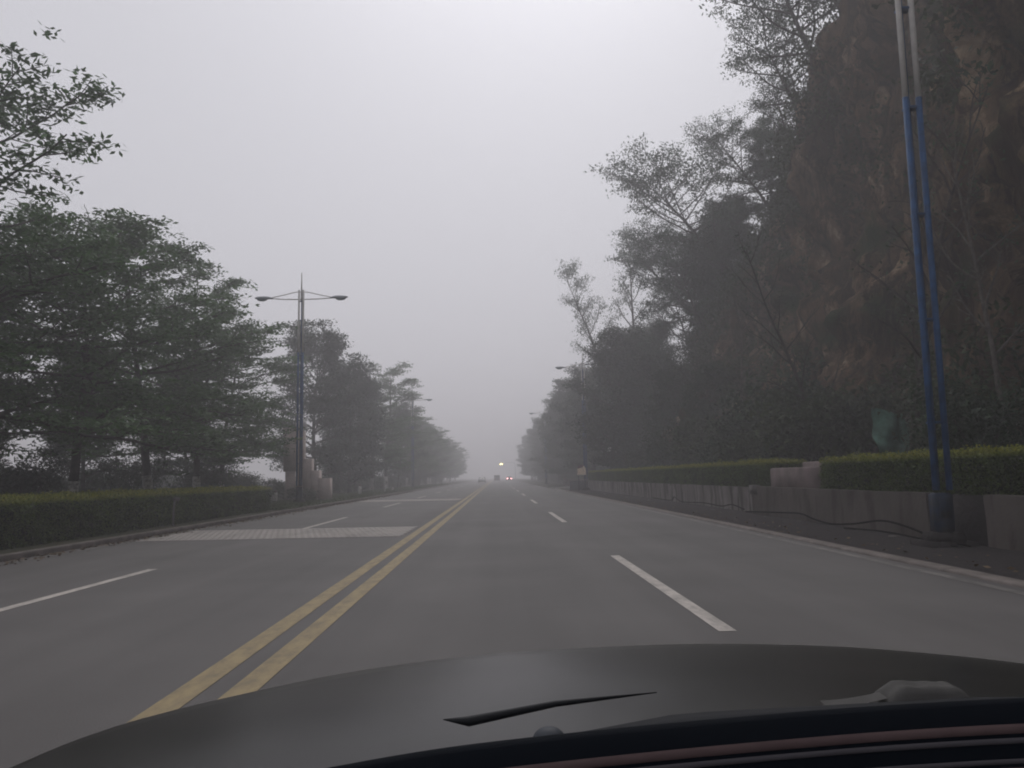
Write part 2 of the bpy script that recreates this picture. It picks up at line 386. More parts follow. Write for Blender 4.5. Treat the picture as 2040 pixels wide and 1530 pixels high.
# ------------------------------------------------------------------ cliff
HY = [-20, 20, 38, 42, 47.5, 52, 57, 65, 72, 85, 100, 130, 200]
HH = [34, 31, 26.5, 23.8, 21.8, 20.3, 18.0, 14.6, 12.5, 10, 7.5, 4, 2.5]
ys = np.concatenate([np.arange(-16, 14, 1.), np.arange(14, 76, .3), np.arange(76, 190, 1.)]); ts = np.linspace(0, 1, 92)
P = np.zeros((len(ys), len(ts)+6, 3))
for i, y in enumerate(ys):
    h = np.interp(y, HY, HH); fx = 12.6+np.interp(y, [70, 110], [0, 1.5]); tx = 19+np.interp(y, [60, 100], [0, 3])
    for j, t in enumerate(ts):
        z = 1.0+t*(h-1.0); x = fx+(tx-fx)*(t**.85)
        q = Vector((x*.12, y*.12, z*.1))
        n1 = noise.fractal(q, .9, 2.1, 6); n2 = noise.ridged_multi_fractal(Vector((x*.2+9, y*.33, z*.11)), .8, 2.2, 5, 1, 2)-1.0
        fade = min(1, t*6, )*(min(1, (1-t)*5)*.7+.3)
        vd = noise.voronoi(Vector((x*.3, y*.42+n1*.8, z*.3+n1)))[0]
        ck = min(1, (vd[1]-vd[0])*3.2)
        x += .55*(1-ck)*fade-.5*noise.cell(Vector((x*.3, y*.5, z*.45)))*.5*fade
        P[i, j] = (x+(n1*2.6-n2*1.1)*fade, y+n1*.9*fade, z+noise.noise(q*5)*.35*fade)
    for j in range(6):
        P[i, len(ts)+j] = (P[i, len(ts)-1, 0]+(j+1)*3.2, y, h+(j+1)*.5+noise.noise(Vector((j, y*.2, 0)))*.8-(j*j*.15))
def rockmat():
    m = bpy.data.materials.new('cliff_rock'); m.use_nodes = True; n = m.node_tree; b = n.nodes['Principled BSDF']; N = n.nodes.new; lk = n.links.new
    tc = N('ShaderNodeTexCoord'); mp = N('ShaderNodeMapping'); mp.inputs['Scale'].default_value = (.5, .6, .22); lk(tc.outputs['Object'], mp.inputs[0])
    nz = N('ShaderNodeTexNoise'); nz.inputs['Scale'].default_value = 1; nz.inputs['Detail'].default_value = 10; nz.inputs['Roughness'].default_value = .74; nz.inputs['Distortion'].default_value = .6; lk(mp.outputs[0], nz.inputs['Vector'])
    cr = N('ShaderNodeValToRGB'); e = cr.color_ramp.elements; e[0].position = .3; e[0].color = (.02, .012, .007, 1); e[1].position = .66; e[1].color = (.42, .31, .2, 1)
    x = e.new(.45); x.color = (.058, .036, .021, 1); x = e.new(.57); x.color = (.15, .1, .06, 1)
    lk(nz.outputs[0], cr.inputs[0])
    n2 = N('ShaderNodeTexNoise'); n2.inputs['Scale'].default_value = .33; n2.inputs['Detail'].default_value = 8; lk(tc.outputs['Object'], n2.inputs['Vector'])
    r2 = N('ShaderNodeValToRGB'); r2.color_ramp.elements[0].position = .52; r2.color_ramp.elements[1].position = .66; lk(n2.outputs[0], r2.inputs[0])
    mx = N('ShaderNodeMixRGB'); lk(r2.outputs[0], mx.inputs[0]); lk(cr.outputs[0], mx.inputs[1]); mx.inputs[2].default_value = (.022, .038, .012, 1)
    vo = N('ShaderNodeTexVoronoi'); vo.feature = 'DISTANCE_TO_EDGE'; vo.inputs['Scale'].default_value = 1.1
    ad = N('ShaderNodeVectorMath'); ad.operation = 'MULTIPLY_ADD'; lk(nz.outputs['Color'], ad.inputs[0]); ad.inputs[1].default_value = (1.6, 1.6, 1.6); lk(mp.outputs[0], ad.inputs[2]); lk(ad.outputs[0], vo.inputs['Vector'])
    r3 = N('ShaderNodeValToRGB'); r3.color_ramp.elements[0].color = (.25, .22, .2, 1); r3.color_ramp.elements[0].position = .0; r3.color_ramp.elements[1].position = .09; lk(vo.outputs['Distance'], r3.inputs[0])
    m2 = N('ShaderNodeMixRGB'); m2.blend_type = 'MULTIPLY'; m2.inputs[0].default_value = 1; lk(mx.outputs[0], m2.inputs[1]); lk(r3.outputs[0], m2.inputs[2])
    lk(m2.outputs[0], b.inputs['Base Color']); b.inputs['Roughness'].default_value = .95; b.inputs['Specular IOR Level'].default_value = .1
    bp = N('ShaderNodeBump'); bp.inputs['Strength'].default_value = .9; bp.inputs['Distance'].default_value = .7; lk(nz.outputs[0], bp.inputs['Height']); lk(bp.outputs[0], b.inputs['Normal'])
    return m
cl = put('cliff', MB().grid(P.transpose(1, 0, 2)), rockmat(), kind='structure', smooth=True)
CP = P
def cliff_at(y, t):
    i = int(np.clip(np.searchsorted(ys, y), 0, len(ys)-1)); return CP[i, int(t*(len(ts)-1))]
# scrub clinging to the cliff: nobody could count it
anch = []
for _ in range(15000):
    y = 14+rng.uniform()**1.15*110; t = rng.uniform()
    c = cliff_at(y, t)
    nn = noise.noise(Vector((c[0]*.2, c[1]*.16, c[2]*.16)))+.45*noise.noise(Vector((c[0], c[1]*.6, c[2]*.6)))
    if nn < (.3 if y < 40 else .14) - (.5 if t > .86 else 0) - (.5 if t < .14 else 0)-(.3 if y > 58 else 0)-(.22 if y > 36 and t > .45 else 0): continue
    anch.append(c+rng.normal(size=3)*np.array([.25, .5, .4])-np.array([.35, 0, 0]))
V, F = leaves(anch, 22, .42, .26, .12, .7, .3, 5, .8)
put('cliff_scrub', MB().add(V, F), leafmat('leaf_scrub', (.036, .056, .016), (.018, .028, .009)), kind='stuff', label='scrubby creepers and bushes clinging to the cliff', cat='scrub')

# ------------------------------------------------------------------ hedges
M_hedge = None
def hedgemat():
    m = leafmat('leaf_hedge', (.07, .105, .02), (.034, .055, .013), .4, .3)
    n = m.node_tree; N = n.nodes.new; lk = n.links.new; bs = n.nodes['Principled BSDF']; src = bs.inputs['Base Color'].links[0].from_socket
    at = N('ShaderNodeAttribute'); at.attribute_name = 'young'
    mx = N('ShaderNodeMixRGB'); lk(at.outputs['Fac'], mx.inputs[0]); lk(src, mx.inputs[1]); mx.inputs[2].default_value = (.3, .3, .045, 1)
    lk(mx.outputs[0], bs.inputs['Base Color'])
    for q in n.nodes:
        if q.type == 'BSDF_TRANSLUCENT': lk(mx.outputs[0], q.inputs[0])
    return m
M_hedge = hedgemat()
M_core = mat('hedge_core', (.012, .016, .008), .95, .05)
def hedge(x0, x1, y0, y1, z0, z1, n, label, leaf=.075, ysk=1.3):
    h = thing('hedge', label, 'hedge', ((x0+x1)/2, (y0+y1)/2, z0))
    c = MB(); 
    cyv = (y0+y1)/2; cxv = (x0+x1)/2
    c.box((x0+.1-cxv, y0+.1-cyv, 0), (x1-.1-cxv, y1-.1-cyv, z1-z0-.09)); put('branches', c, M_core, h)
    r = np.random.default_rng(int(abs(y0)*10+abs(x0))); H = z1-z0; W = x1-x0; L = y1-y0
    u = r.uniform(size=n)
    face = r.uniform(size=n); y = y0+L*(r.uniform(size=n)**ysk); P = np.zeros((n, 3)); P[:, 1] = y-cyv
    aT = W/(W+2*H); top = face < aT; s = ~top
    P[top, 0] = x0+W*r.uniform(size=top.sum())-cxv; P[top, 2] = H
    side = r.uniform(size=n) < .85; road = (x0 if x0 > 0 else x1); other = (x1 if x0 > 0 else x0)
    P[s, 0] = np.where(side[s], road, other)-cxv; P[s, 2] = H*r.uniform(size=s.sum())
    e = r.uniform(size=n) < .06; P[e, 1] = np.where(r.uniform(size=e.sum()) < .5, y0, y1)-cyv; P[e, 0] = x0+W*r.uniform(size=e.sum())-cxv; P[e, 2] = H*r.uniform(size=e.sum())
    for i in range(n):
        k = noise.noise(Vector((P[i, 0]*1.7, P[i, 1]*1.1, P[i, 2]*1.7)))
        if top[i]: P[i, 2] += k*.08
        elif not e[i]: P[i, 0] += k*.1
    P += r.normal(size=(n, 3))*.035
    V, F = leaves(P, 3, .04, leaf, leaf*.55, .7, 0, 3, 1)
    me = MB().add(V, F).mesh('leaves')
    co = V[:, 2]; yg = np.clip((co-(H-.1))/.1, 0, 1)*np.repeat(r.uniform(.2, .9, len(co)//4), 4)
    a = me.attributes.new('young', 'FLOAT', 'POINT'); a.data.foreach_set('value', yg[:len(me.vertices)].astype(np.float32))
    put('leaves', me, M_hedge, h); return h
hedge(-12.3, -10.0, 12.5, 36.0, .1, 1.08, 26000, 'clipped green hedge beside the left kerb, in front of the white-based trees')
hedge(8.75, 9.9, 5, 21.6, .85, 1.68, 15000, 'clipped hedge on the right wall behind the near lamp post', ysk=1.)
hedge(8.75, 9.9, 25.7, 77, .85, 1.72, 21000, 'long clipped hedge on the far right wall beyond the pink block', ysk=1.5)
b = MB(); b.box((8.68, 21.75, .86), (9.7, 25.5, 1.52), bev=.04); b.box((9.72, 21.75, .86), (9.95, 25.5, 1.7), bev=.04)
put('concrete_block', b, M_pink, label='pinkish concrete block set in the gap between the right hedges', cat='concrete block')
b = MB(); b.box((8.42, 26.3, .68), (8.6, 26.95, .98), bev=.02); b.box((8.4, 26.45, .75), (8.43, 26.8, .9))
put('junction_box', b, M_conc_l, label='small grey box on top of the right wall beside the pink block', cat='junction box')
# low green verge plants on the left
n = 26000; y = 36+rng.uniform(size=n)**1.6*130; x = rng.uniform(-13.5, -9.45, n)
V, F = leaves(np.stack([x, y, np.full(n, .18)], 1), 2, .06, .16, .04, .6, -.5, 8, .6)
put('grass', MB().add(V, F), leafmat('leaf_grass', (.06, .085, .022), (.035, .05, .015)), kind='stuff', label='green grass on the left verge beyond the hedge', cat='grass')

n = 3000; y = 6+rng.uniform(size=n)**1.3*80; sd = rng.uniform(size=n) < .8
x = np.where(sd, -9.15+np.abs(rng.normal(size=n))*.25, 6.45+np.abs(rng.normal(size=n))*.7)
V, F = leaves(np.stack([x, y, np.where(sd, .012, .04)], 1), 1, .001, .09, .05, .12, 0, 12, .5)
put('fallen_leaves', MB().add(V, F), mat('dry_leaf', (.11, .08, .05), .9, .1, island=.5), kind='stuff', label='dry fallen leaves scattered along both kerbs', cat='leaves')
# ------------------------------------------------------------------ trees
def proto(name, label, cat, tm, lm, bark=M_bark, white=False):
    wood, crown, tr, rad = tm
    t = thing(name, label, cat)
    w_ = put('trunk', wood, bark, t, smooth=True); c = put('crown', crown, lm, t)
    kk = [w_, c]
    if white:
        zt = 1.62; pts = [tr[0]]; 
        for q in np.linspace(.2, zt, 5): pts.append([np.interp(q, tr[:, 2], tr[:, a]) for a in range(2)]+[q])
        rr = [np.interp(p[2], tr[:, 2], rad)*1.05+.012 for p in pts]
        kk.append(put('limewash_band', MB().tube(pts, rr, 12, cap=False), M_limewash, t, smooth=True))
    KIDS[t.name] = kk
    return t
G1 = 'white-based trees along the left verge'
umb = lambda u: float(np.interp(u, [0, .25, .6, 1], [.95, 1.05, .92, .62]))
T1 = proto('roadside_tree', 'white-based tree, second trunk behind the left hedge, dense tiered crown', 'tree',
           tree_mesh(11, 11.6, .2, .3, 32, 4.7, .0, .42, 17, .25, .1, .3, (.05, .0), umb, 8, 4, 0., (0, 0, .12), .14, .35, 0., 7, 2.), L_left, white=True)
T2 = proto('roadside_tree', 'white-based tree, third trunk behind the left hedge, next to a forked stem', 'tree',
           tree_mesh(23, 12.2, .19, .28, 32, 4.4, .02, .45, 17, .25, .1, .3, (-.03, .03), umb, 8, 4, 0., (0, 0, .12), .14, .35, 0., 7, 2.), L_left, white=True)
T3 = proto('roadside_tree', 'big tiered tree at the left edge of the view, its tip the highest', 'tree',
           tree_mesh(37, 12.2, .21, .26, 34, 4.8, .0, .45, 15, .24, .1, .28, (.02, -.02), umb, 8, 4, 0., (0, 0, .12), .14, .35, 0., 7, 2.), L_left, white=True)
T1.location = (-14.5, 27.8, .1); T2.location = (-14.5, 34.1, .1); T2.rotation_euler.z = 1.1; T3.location = (-14.8, 21.6, .1); T3.scale = (.94, .94, 1.02); T1.scale = (.9, .9, .87)
for t in (T1, T2, T3): t['group'] = G1
dup(T2, 'white-based tree nearest the camera on the left, mostly out of frame', (-14.9, 14.6, .1), 2.2, .8, G1)
dup(T3, 'white-based tree, last trunk before the end of the left hedge', (-15.0, 40.9, .1), 3.3, (.9, .9, .98), G1)
dup(T1, 'spreading tree just left of the far blue lamp post, its branch reaching the lamp head', (-16.6, 49, .1), 4.4, .86, G1)
# denser dark trees
dome = lambda u: .8+.3*math.sin(math.pi*min(1, u*.85+.1))
D1 = proto('dark_tree', 'tall dark dense tree right of the far blue lamp post', 'tree',
           tree_mesh(41, 11.3, .2, .12, 34, 3.6, .1, 1.0, 26, .27, .13, .44, (0, 0), dome, 8, 4), L_dark)
D2 = proto('dark_tree', 'dark bushy tree, right neighbour of the tall dark one beyond the far blue lamp post', 'tree',
           tree_mesh(43, 10.2, .18, .08, 34, 3.5, .15, 1.05, 26, .27, .13, .44, (.03, 0), dome, 8, 4), L_dark)
D1.location = (-15.4, 69, 0.1); D1.scale = (1.08,)*3; D2.location = (-14.1, 77.5, .1)
G2 = 'dark trees filling the left roadside wood'
D1['group'] = G2; D2['group'] = G2
dup(D2, 'round dark tree standing in the fog left of the tall pale-topped tree', (-15.0, 86, .1), 2, .95, G2)
for i, (x, y, s, l) in enumerate([(-21, 17, .95, 'dark tree filling the far left edge behind the nearest white-based tree'),
        (-20.5, 25, .8, 'dark tree behind the hedge at the left edge, low and dense'),
        (-22, 33, .8, 'dark tree in the back row behind the second white-based tree'),
        (-22.5, 44.5, .72, 'dark tree in the back row behind the third white-based tree'),
        (-21.0, 55.5, .72, 'dark tree left of the pale stone monument')]):
    dup((D1, D2)[i % 2], l, (x, y, .1), i*1.3, s, G2)
# bushes behind the left row
B1 = thing('bush', 'low bush in front of the pale stone monument', 'bush'); w_, c_ = bush_mesh(51, 1.9, 1.9, 1.9, 9000, .15, .075)
KIDS[B1.name] = [put('stems', w_, M_bark, B1), put('foliage', c_, L_bush, B1)]
B1.location = (-11.5, 47.6, .1); B1.scale = (.55, .55, .5); GB = 'bushes behind the left verge'; B1['group'] = GB
B2 = thing('bush', 'loose upright bush under the trees behind the left hedge, beside the second trunk', 'bush'); w_, c_ = bush_mesh(53, 1.7, 1.7, 3.0, 5200, .16, .07, 12)
KIDS[B2.name] = [put('stems', w_, M_bark, B2), put('foliage', c_, L_dark, B2)]
B2.location = (-18, 31, .1); B2['group'] = GB
for i, (x, y, s, l) in enumerate([(-17.5, 24, 1.1, 'loose bush behind the left hedge near the frame edge'), (-19, 27, 1.3, 'tall loose bush at far left behind the hedge'),
        (-23, 38, 1.1, 'thin bush against bright sky between the second and third trunks'), (-24.5, 47, .9, 'thin low bush seen under the left crowns between the trunks'),
        (-17.4, 48, 1.3, 'bush behind the last hedge trunk on the left'), (-19, 58, 1.3, 'dark bush left of the monument'), (-27, 56, 1.1, 'far thin bush under the left crowns'),
        (-14.6, 56, 1., 'rounded bush behind the pale stone monument')]):
    dup(B2 if i % 2 == 0 or i == 3 else B1, l, (x, y, .1), i*1.7, (s, s, s*(.8 if i > 2 else 1)), GB)
for i, (x, y, s, l) in enumerate([(-16.8, 18.6, 1.5, 'big dark bush behind the hedge at the extreme left'), (-17.6, 21.5, 1.4, 'big dark bush behind the hedge, right of the extreme left one'),
        (-20.5, 29.5, 1.5, 'dark loose bush left of the second white-based trunk'), (-19.5, 43.5, 1.2, 'dark bush between the third and last hedge trunks')]):
    dup(B2, l, (x, y, .1), i*2.+1, s, GB)
for i in range(16):
    dup((B2, B1)[i % 2], 'far bush on the left horizon under the tree crowns', (-34-rng.uniform(0, 14), 40+i*5.5, .1), i*1.1, (1.5, 1.5, rng.uniform(.8, 1.15)), 'far bushes on the left horizon')
for i, y in enumerate(np.arange(70, 215, 6.5)):
    dup((B1, B2)[i % 2], 'low bush under the fading left tree row, past the blue lamp post', (-15.2-rng.uniform(0, 2), y, .1), i*2.1, (1.25, 1.6, rng.uniform(.75, 1.)), 'bushes under the fading left row')
# tall airy tree in the fog
T4 = proto('tall_tree', 'tall open tree rising out of the left fog, fan-shaped top', 'tree',
           tree_mesh(61, 15.0, .24, .3, 26, 4.9, .1, .8, 20, .28, .13, .42, (.02, 0), lambda u: .6+.45*math.sin(math.pi*min(1, u+.1)), 8, 4, 0., (0, 0, .15), .16, .35, 0., 7), L_left, white=True)
T4.location = (-14.2, 104, .1)
G3 = 'tree row fading into fog on the left'
T4['group'] = G3
far_l = ['foggy tree just before the tall open one on the left', 'foggy tree right behind the tall open one on the left', 'foggy tree, second past the tall open one on the left, crown over the kerb']
for i, y in enumerate([88, 112, 122]):
    dup((T1, D1, T2)[i], far_l[i], (-13.6, y, .1), i*2.1, (.86, .86, .86), G3)
for i, y in enumerate(np.arange(131, 270, 8.5)):
    dup((T1, D2, T2, D1, T3)[i % 5], 'pale tree silhouette far down the left row, almost lost in fog', (-13.2-rng.uniform(0, 1.5), y, .1), i*1.9, rng.uniform(.75, .95), 'farthest trees of the left row')
# --- right side
for i, y in enumerate(np.arange(99, 215, 6.)):
    dup((B2, B1)[i % 2], 'low bush under the fading right tree row, past the side road', (11.2+rng.uniform(0, 2), y, .1), i*1.7, (1.2, 1.6, rng.uniform(.75, 1.)), 'bushes under the fading right row')
G4 = 'trees leaning out from the cliff'
lo = lambda u: .5+.6*u
def lean_env(u): return .45+.6*math.sin(math.pi*min(1, .15+u*.85))
X1 = proto('cliff_tree', 'leafy tree leaning out over the road from the cliff top, at the upper right', 'tree',
           tree_mesh(71, 8.5, .17, .3, 26, 4.2, .25, .95, 9, .24, .1, .34, (-.42, -.1), lean_env, 7, 4, .35, (0, 0, .1), .5, .6, .1), L_right)
c = cliff_at(41, .92); X1.location = (c[0]+.2, c[1], c[2]-1.6); X1.scale = (1.15, 1.15, 1.15)
X2 = proto('cliff_tree', 'broad leafy tree with long bare boughs reaching left from the middle of the cliff edge', 'tree',
           tree_mesh(73, 11, .2, .28, 34, 5.6, .05, .8, 10, .25, .11, .36, (-.62, .05), lean_env, 8, 4, .3, (0, 0, .12), .45, .6), L_right)
X3 = proto('slender_tree', 'thin forked tree with few leaves, leftmost on the right slope, above the lamp head', 'tree',
           tree_mesh(79, 12.5, .15, .22, 15, 3.6, .7, 1.15, 9, .24, .08, .26, (-.28, 0), lambda u: 1.0-.45*u, 7, 4, .5, (0, 0, .2), .8, .6, .15), L_right, M_bark_pale)
X4 = proto('slender_tree', 'thin upright tree with wispy leaves, second from the left on the right slope', 'tree',
           tree_mesh(83, 13, .16, .25, 18, 3.7, .65, 1.15, 11, .24, .085, .28, (0.02, 0), lambda u: 1.0-.4*u, 6, 3, .55, (0, 0, .2), .8, .6, .2), L_right, M_bark_pale)
X5 = proto('bare_tree', 'bent bare-branched tree before the brown rock, right of the pale stem', 'tree',
           tree_mesh(97, 12.5, .12, .2, 15, 3.2, .6, 1.1, 5, .2, .08, .26, (-.3, -.1), lambda u: 1.0-.4*u, 6, 3, .3, (0, 0, .2), .8, .6, .8), L_right)
X6 = proto('bare_tree', 'straight sparse tree against the cliff right of the near lamp post', 'tree',
           tree_mesh(101, 12, .11, .3, 13, 2.8, .7, 1.2, 5, .2, .08, .26, (-.1, .1), lambda u: 1.0-.4*u, 6, 3, .3, (0, 0, .2), .8, .6, .8), L_right, M_bark_pale)
c = cliff_at(57, .9); X2.location = (c[0]-.3, c[1], c[2]-1.5)
for y, t, o, l, rz, s in [(51, .93, X2, 'leafy tree spreading left from the cliff edge, below the uppermost one', .35, .58),
        (63, .95, X2, 'full leafy tree reaching left just above the drooping one', .0, .74),
        (74, .9, X1, 'light feathery tree on the low end of the cliff beside the thin forked trees', .3, 1.0),
        (65, .9, X2, 'tree with drooping dark foliage lower on the cliff edge', -.4, .82),
        (47, .95, X1, 'feathery tree at the cliff edge halfway up the right side', .5, .55),
        (37, .9, X1, 'leafy tree high on the cliff at the top of the frame', -.6, .9), (44, .93, X1, 'airy leaning tree just under the uppermost one on the cliff edge', -.2, .85), (39, .98, X1, 'upright leafy tree on the cliff edge touching the top of the frame', 2.4, .7),
        (70, .55, X2, 'dark leafy tree on the slope below the leaning boughs', .1, .62),
        (61, .7, X1, 'small tree sprouting sideways from the middle of the cliff face', .2, .8)]:
    c = cliff_at(y, t); dup(o, l, (c[0]-.1, c[1], c[2]-.8), rz, s, G4)
for o in (X1, X2): o['group'] = G4
for i, (y, t, s, l) in enumerate([(52, .93, .55, 'dense dark tree crowning the cliff edge beside the feathery one'), (57, .8, .6, 'dense dark tree behind the long bare boughs'),
        (62, .84, .6, 'dense dark tree below the long bare boughs'), (67, .8, .6, 'dense dark tree on the shoulder where the cliff drops'),
        (73, .8, .6, 'dense dark tree on the low end of the cliff'), (61, .97, .66, 'broad dense tree on the cliff top behind the bare boughs')]):
    c = cliff_at(y, t); dup((D1, D2)[i % 2], l, (c[0]-.2, c[1], c[2]-1.0), i*1.9, s, 'dense trees on the cliff edge')
X3.scale = X4.scale = (1.32, 1.32, 1.25); X3.location = (13.2, 88, 9.0); X4.location = (14.9, 84, 9.5)
G5 = 'thin trees on the right slope'; X3['group'] = G5; X4['group'] = G5
dup(X3, 'short thin tree with dark drooping leaves, third from the left on the right slope', (16.6, 66, 9.5), 2.6, .66, G5)
dup(X6, 'slim pale stem standing in front of the cliff foot', (12.4, 40, 1.6), 1.5, .8, G5)
dup(X5, 'slim dark stem rising before the cliff, left of the pale stem', (12.2, 49, 1.4), 4., .8, G5)
X5.location = (12.6, 30, 1.5); X5.scale = (.72, .72, .72); X5['group'] = G5; X6['group'] = G5
dup(X5, 'sparse leaning tree against the cliff just left of the near lamp post', (12.2, 23.5, 1.5), 1.2, .85, G5)
X6.location = (12.3, 19, 1.4); X6.scale = (.7, .7, .7)
# roadside trees on the right
D3 = proto('broadleaf_tree', 'dense dark tree above the sign at the end of the right wall', 'tree',
           tree_mesh(91, 11.6, .22, .12, 36, 3.9, .1, 1.05, 26, .28, .14, .44, (-.03, 0), dome, 8, 4, .2), L_dark)
D3.location = (11.2, 92, .2); G6 = 'dense trees along the right roadside'; D3['group'] = G6
for i, (x, y, z, s, l) in enumerate([(12.6, 78, 1.2, .9, 'dark tree behind the end of the far right hedge'), (13.2, 68, 1.3, .82, 'dark tree over the middle of the far right hedge'),
        (15, 75, 4.5, .85, 'dark tree higher on the slope behind the far hedge'), (15.5, 88, 4.5, .95, 'rounded dark tree under the two thin trees on the slope'),
        (12.8, 58, 1.3, .62, 'low dark tree behind the far hedge, before the brown rock'), (12.9, 48.5, 1.4, .5, 'small dark tree at the cliff foot behind the far hedge'),
        (10.1, 71, .85, .95, 'dark tree wrapped round the lamp post before the cream sign'), (10.6, 126.5, .2, 1.0, 'hazy dark tree swallowing the farther right lamp post'), (12.2, 103, .2, 1.0, 'dark tree just past the side road on the right'), (11.4, 113, .2, 1.05, 'dark tree second past the side road on the right'),
        (11.6, 124, .2, 1.1, 'hazy dark tree with the outermost ragged crown edge on the right')]):
    dup((D3, D2, D1)[i % 3], l, (x, y, z), i*1.7, s, G6)
for i, y in enumerate(np.arange(134, 270, 8.5)):
    dup((D3, D1, D2)[i % 3], 'bluish tree far down the right row, fading into fog', (11.0+rng.uniform(0, 1.5), y, .1), i*1.3, rng.uniform(.98, 1.15), 'farthest trees of the right row')
GS = 'shrubs at the foot of the cliff'
for i, (x, y, s, l) in enumerate([(11.4, 14, 1.1, 'dark shrub behind the near hedge at the right edge'), (11.3, 18.5, 1.0, 'dark shrub behind the near hedge, right of the lamp post'),
        (12.6, 22.0, .7, 'yellowish shrub just right of the green sheet, behind the near hedge'), (11.4, 29.5, 1.0, 'green shrub just left of the green sheet'),
        (11.4, 33.5, 1.25, 'tall green shrub behind the pink block'), (11.5, 39, 1.2, 'dark shrub behind the near end of the far hedge'), (11.4, 45, 1.1, 'dark shrub behind the far hedge, third from the pink block'),
        (11.3, 52, 1.2, 'dark shrub behind the middle of the far hedge'), (11.2, 60, 1.2, 'dark shrub behind the far hedge beside the low dark tree'), (11.0, 69, 1.2, 'dark shrub near the far end of the hedge'),
        (13.0, 30, 1.9, 'large dark bush climbing the cliff foot behind the green shrub'), (13.2, 37, 2.0, 'large dark bush on the cliff foot left of the bent tree'), (13.4, 45, 2.0, 'large dark bush on the cliff foot, middle of the slope')]):
    dup((B1, B2)[i % 2], l, (x, y, 1.0 if x < 12 else 1.4), i*2.3, s, GS)

# ------------------------------------------------------------------ street lamps
def lamp():
    t = thing('street_lamp', 'near blue and white double-tube lamp post against the cliff on the right', 'street lamp')
    k = []
    tubes = [(-.125, -.05), (.125, -.05), (0, .14)]
    for (x, y) in tubes:
        k.append(put('blue_tube', MB().tube([(x, y, 1.0), (x, y, 4), (x, y, 8.4)], .056, 12), M_blue, t, smooth=True))
        if y < 0: k.append(put('white_tube', MB().tube([(x, y, 8.4), (x, y, 10), (x, y, 11.95)], .052, 12), M_wpole, t, smooth=True))
        else: k.append(put('blue_rear_tube', MB().tube([(x, y, 8.4), (x, y, 10), (x, y, 12.0)], .05, 12), M_blue, t, smooth=True))
    for z in (2.2, 4.1, 6.1, 8.2, 10.2, 11.3): k.append(put('tie_plate', MB().box((-.12, -.07, z), (.12, .12, z+.04)), M_blue, t))
    b = MB(); b.box((-.15, -.09, .25), (.15, .17, .95), bev=.03)
    k.append(put('base_column', b, M_blue_shade, t)); k.append(put('hatch', MB().box((-.1, -.115, .5), (.1, -.095, .9)), M_blue_shade, t))
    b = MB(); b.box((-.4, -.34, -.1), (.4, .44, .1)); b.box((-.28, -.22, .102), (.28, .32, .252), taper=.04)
    k.append(put('footing', b, M_dirt_shade, t))  # dark ground tone paints the shadow round the post foot
    k.append(put('spire', MB().tube([(0, 0, 11.3), (0, 0, 12.2), (0, 0, 12.95)], [.045, .04, .025], 8), M_wpole, t, smooth=True))
    for s in (-1, 1):
        a = put('arm', MB().tube([(0, 0, 11.42), (s*1.0, 0, 11.44), (s*1.8, 0, 11.5)], .032, 8).tube([(0, 0, 11.85), (s*.35, 0, 11.84), (s*1.1, 0, 11.66), (s*1.75, 0, 11.52)], .026, 8), M_wpole, t, smooth=True)
        k.append(a)
        hb = MB()
        hb.ell((s*2.15, 0, 11.53), (.48, .17, .1), 18, 10); hb.tube([(s*1.6, 0, 11.49), (s*1.85, 0, 11.52)], .05, 8)
        hd = put('lamp_head', hb, M_grey, t, smooth=True); k.append(hd)
        gb = put('lens', MB().ell((s*2.2, 0, 11.47), (.3, .14, .13), 16, 8), M_glass, hd, smooth=True)
    KIDS[t.name] = k
    return t
LP = lamp(); LP.location = (8.0, 14.45, .02); GL = 'double-arm lamp posts beside the road'; LP['group'] = GL
dup(LP, 'blue double-arm lamp post on the left verge beyond the hedge, in front of the monument', (-10.85, 44.6, .1), 0, 1, GL)
dup(LP, 'lamp post half hidden in dark trees by the sign on the right', (8.25, 75, .02), 0, 1, GL)
dup(LP, 'farther lamp post on the right, only its small lamp head clear of the foggy trees', (8.0, 131, .1), 0, 1, GL)
dup(LP, 'lamp post behind the tall open tree on the left, lost in fog', (-10.9, 105, .1), 0, 1, GL)
# far lit lamp on a mast
t = thing('mast_lamp', 'lit yellowish lamp hanging from a mast arm far down the road', 'street lamp', (7.6, 330, .1))
put('mast', MB().tube([(0, 0, 0), (0, 0, 4), (-.2, 0, 6.6), (-1, 0, 7.0)], [.14, .11, .09, .07], 10), M_grey, t, smooth=True)
put('arm', MB().tube([(-.9, 0, 6.98), (-4, 0, 7.1), (-6.1, 0, 7.0)], [.06, .05, .04], 8), M_grey, t, smooth=True)
put('lamp', MB().ell((-5.8, -.1, 6.5), (.75, .4, .42), 16, 10), mat('lit_lamp', (.9, .85, .6), emit=(1, .82, .36), es=7), t, smooth=True)
put('bracket', MB().tube([(-5.8, 0, 6.8), (-5.8, 0, 7.05)], .05, 8), M_grey, t)

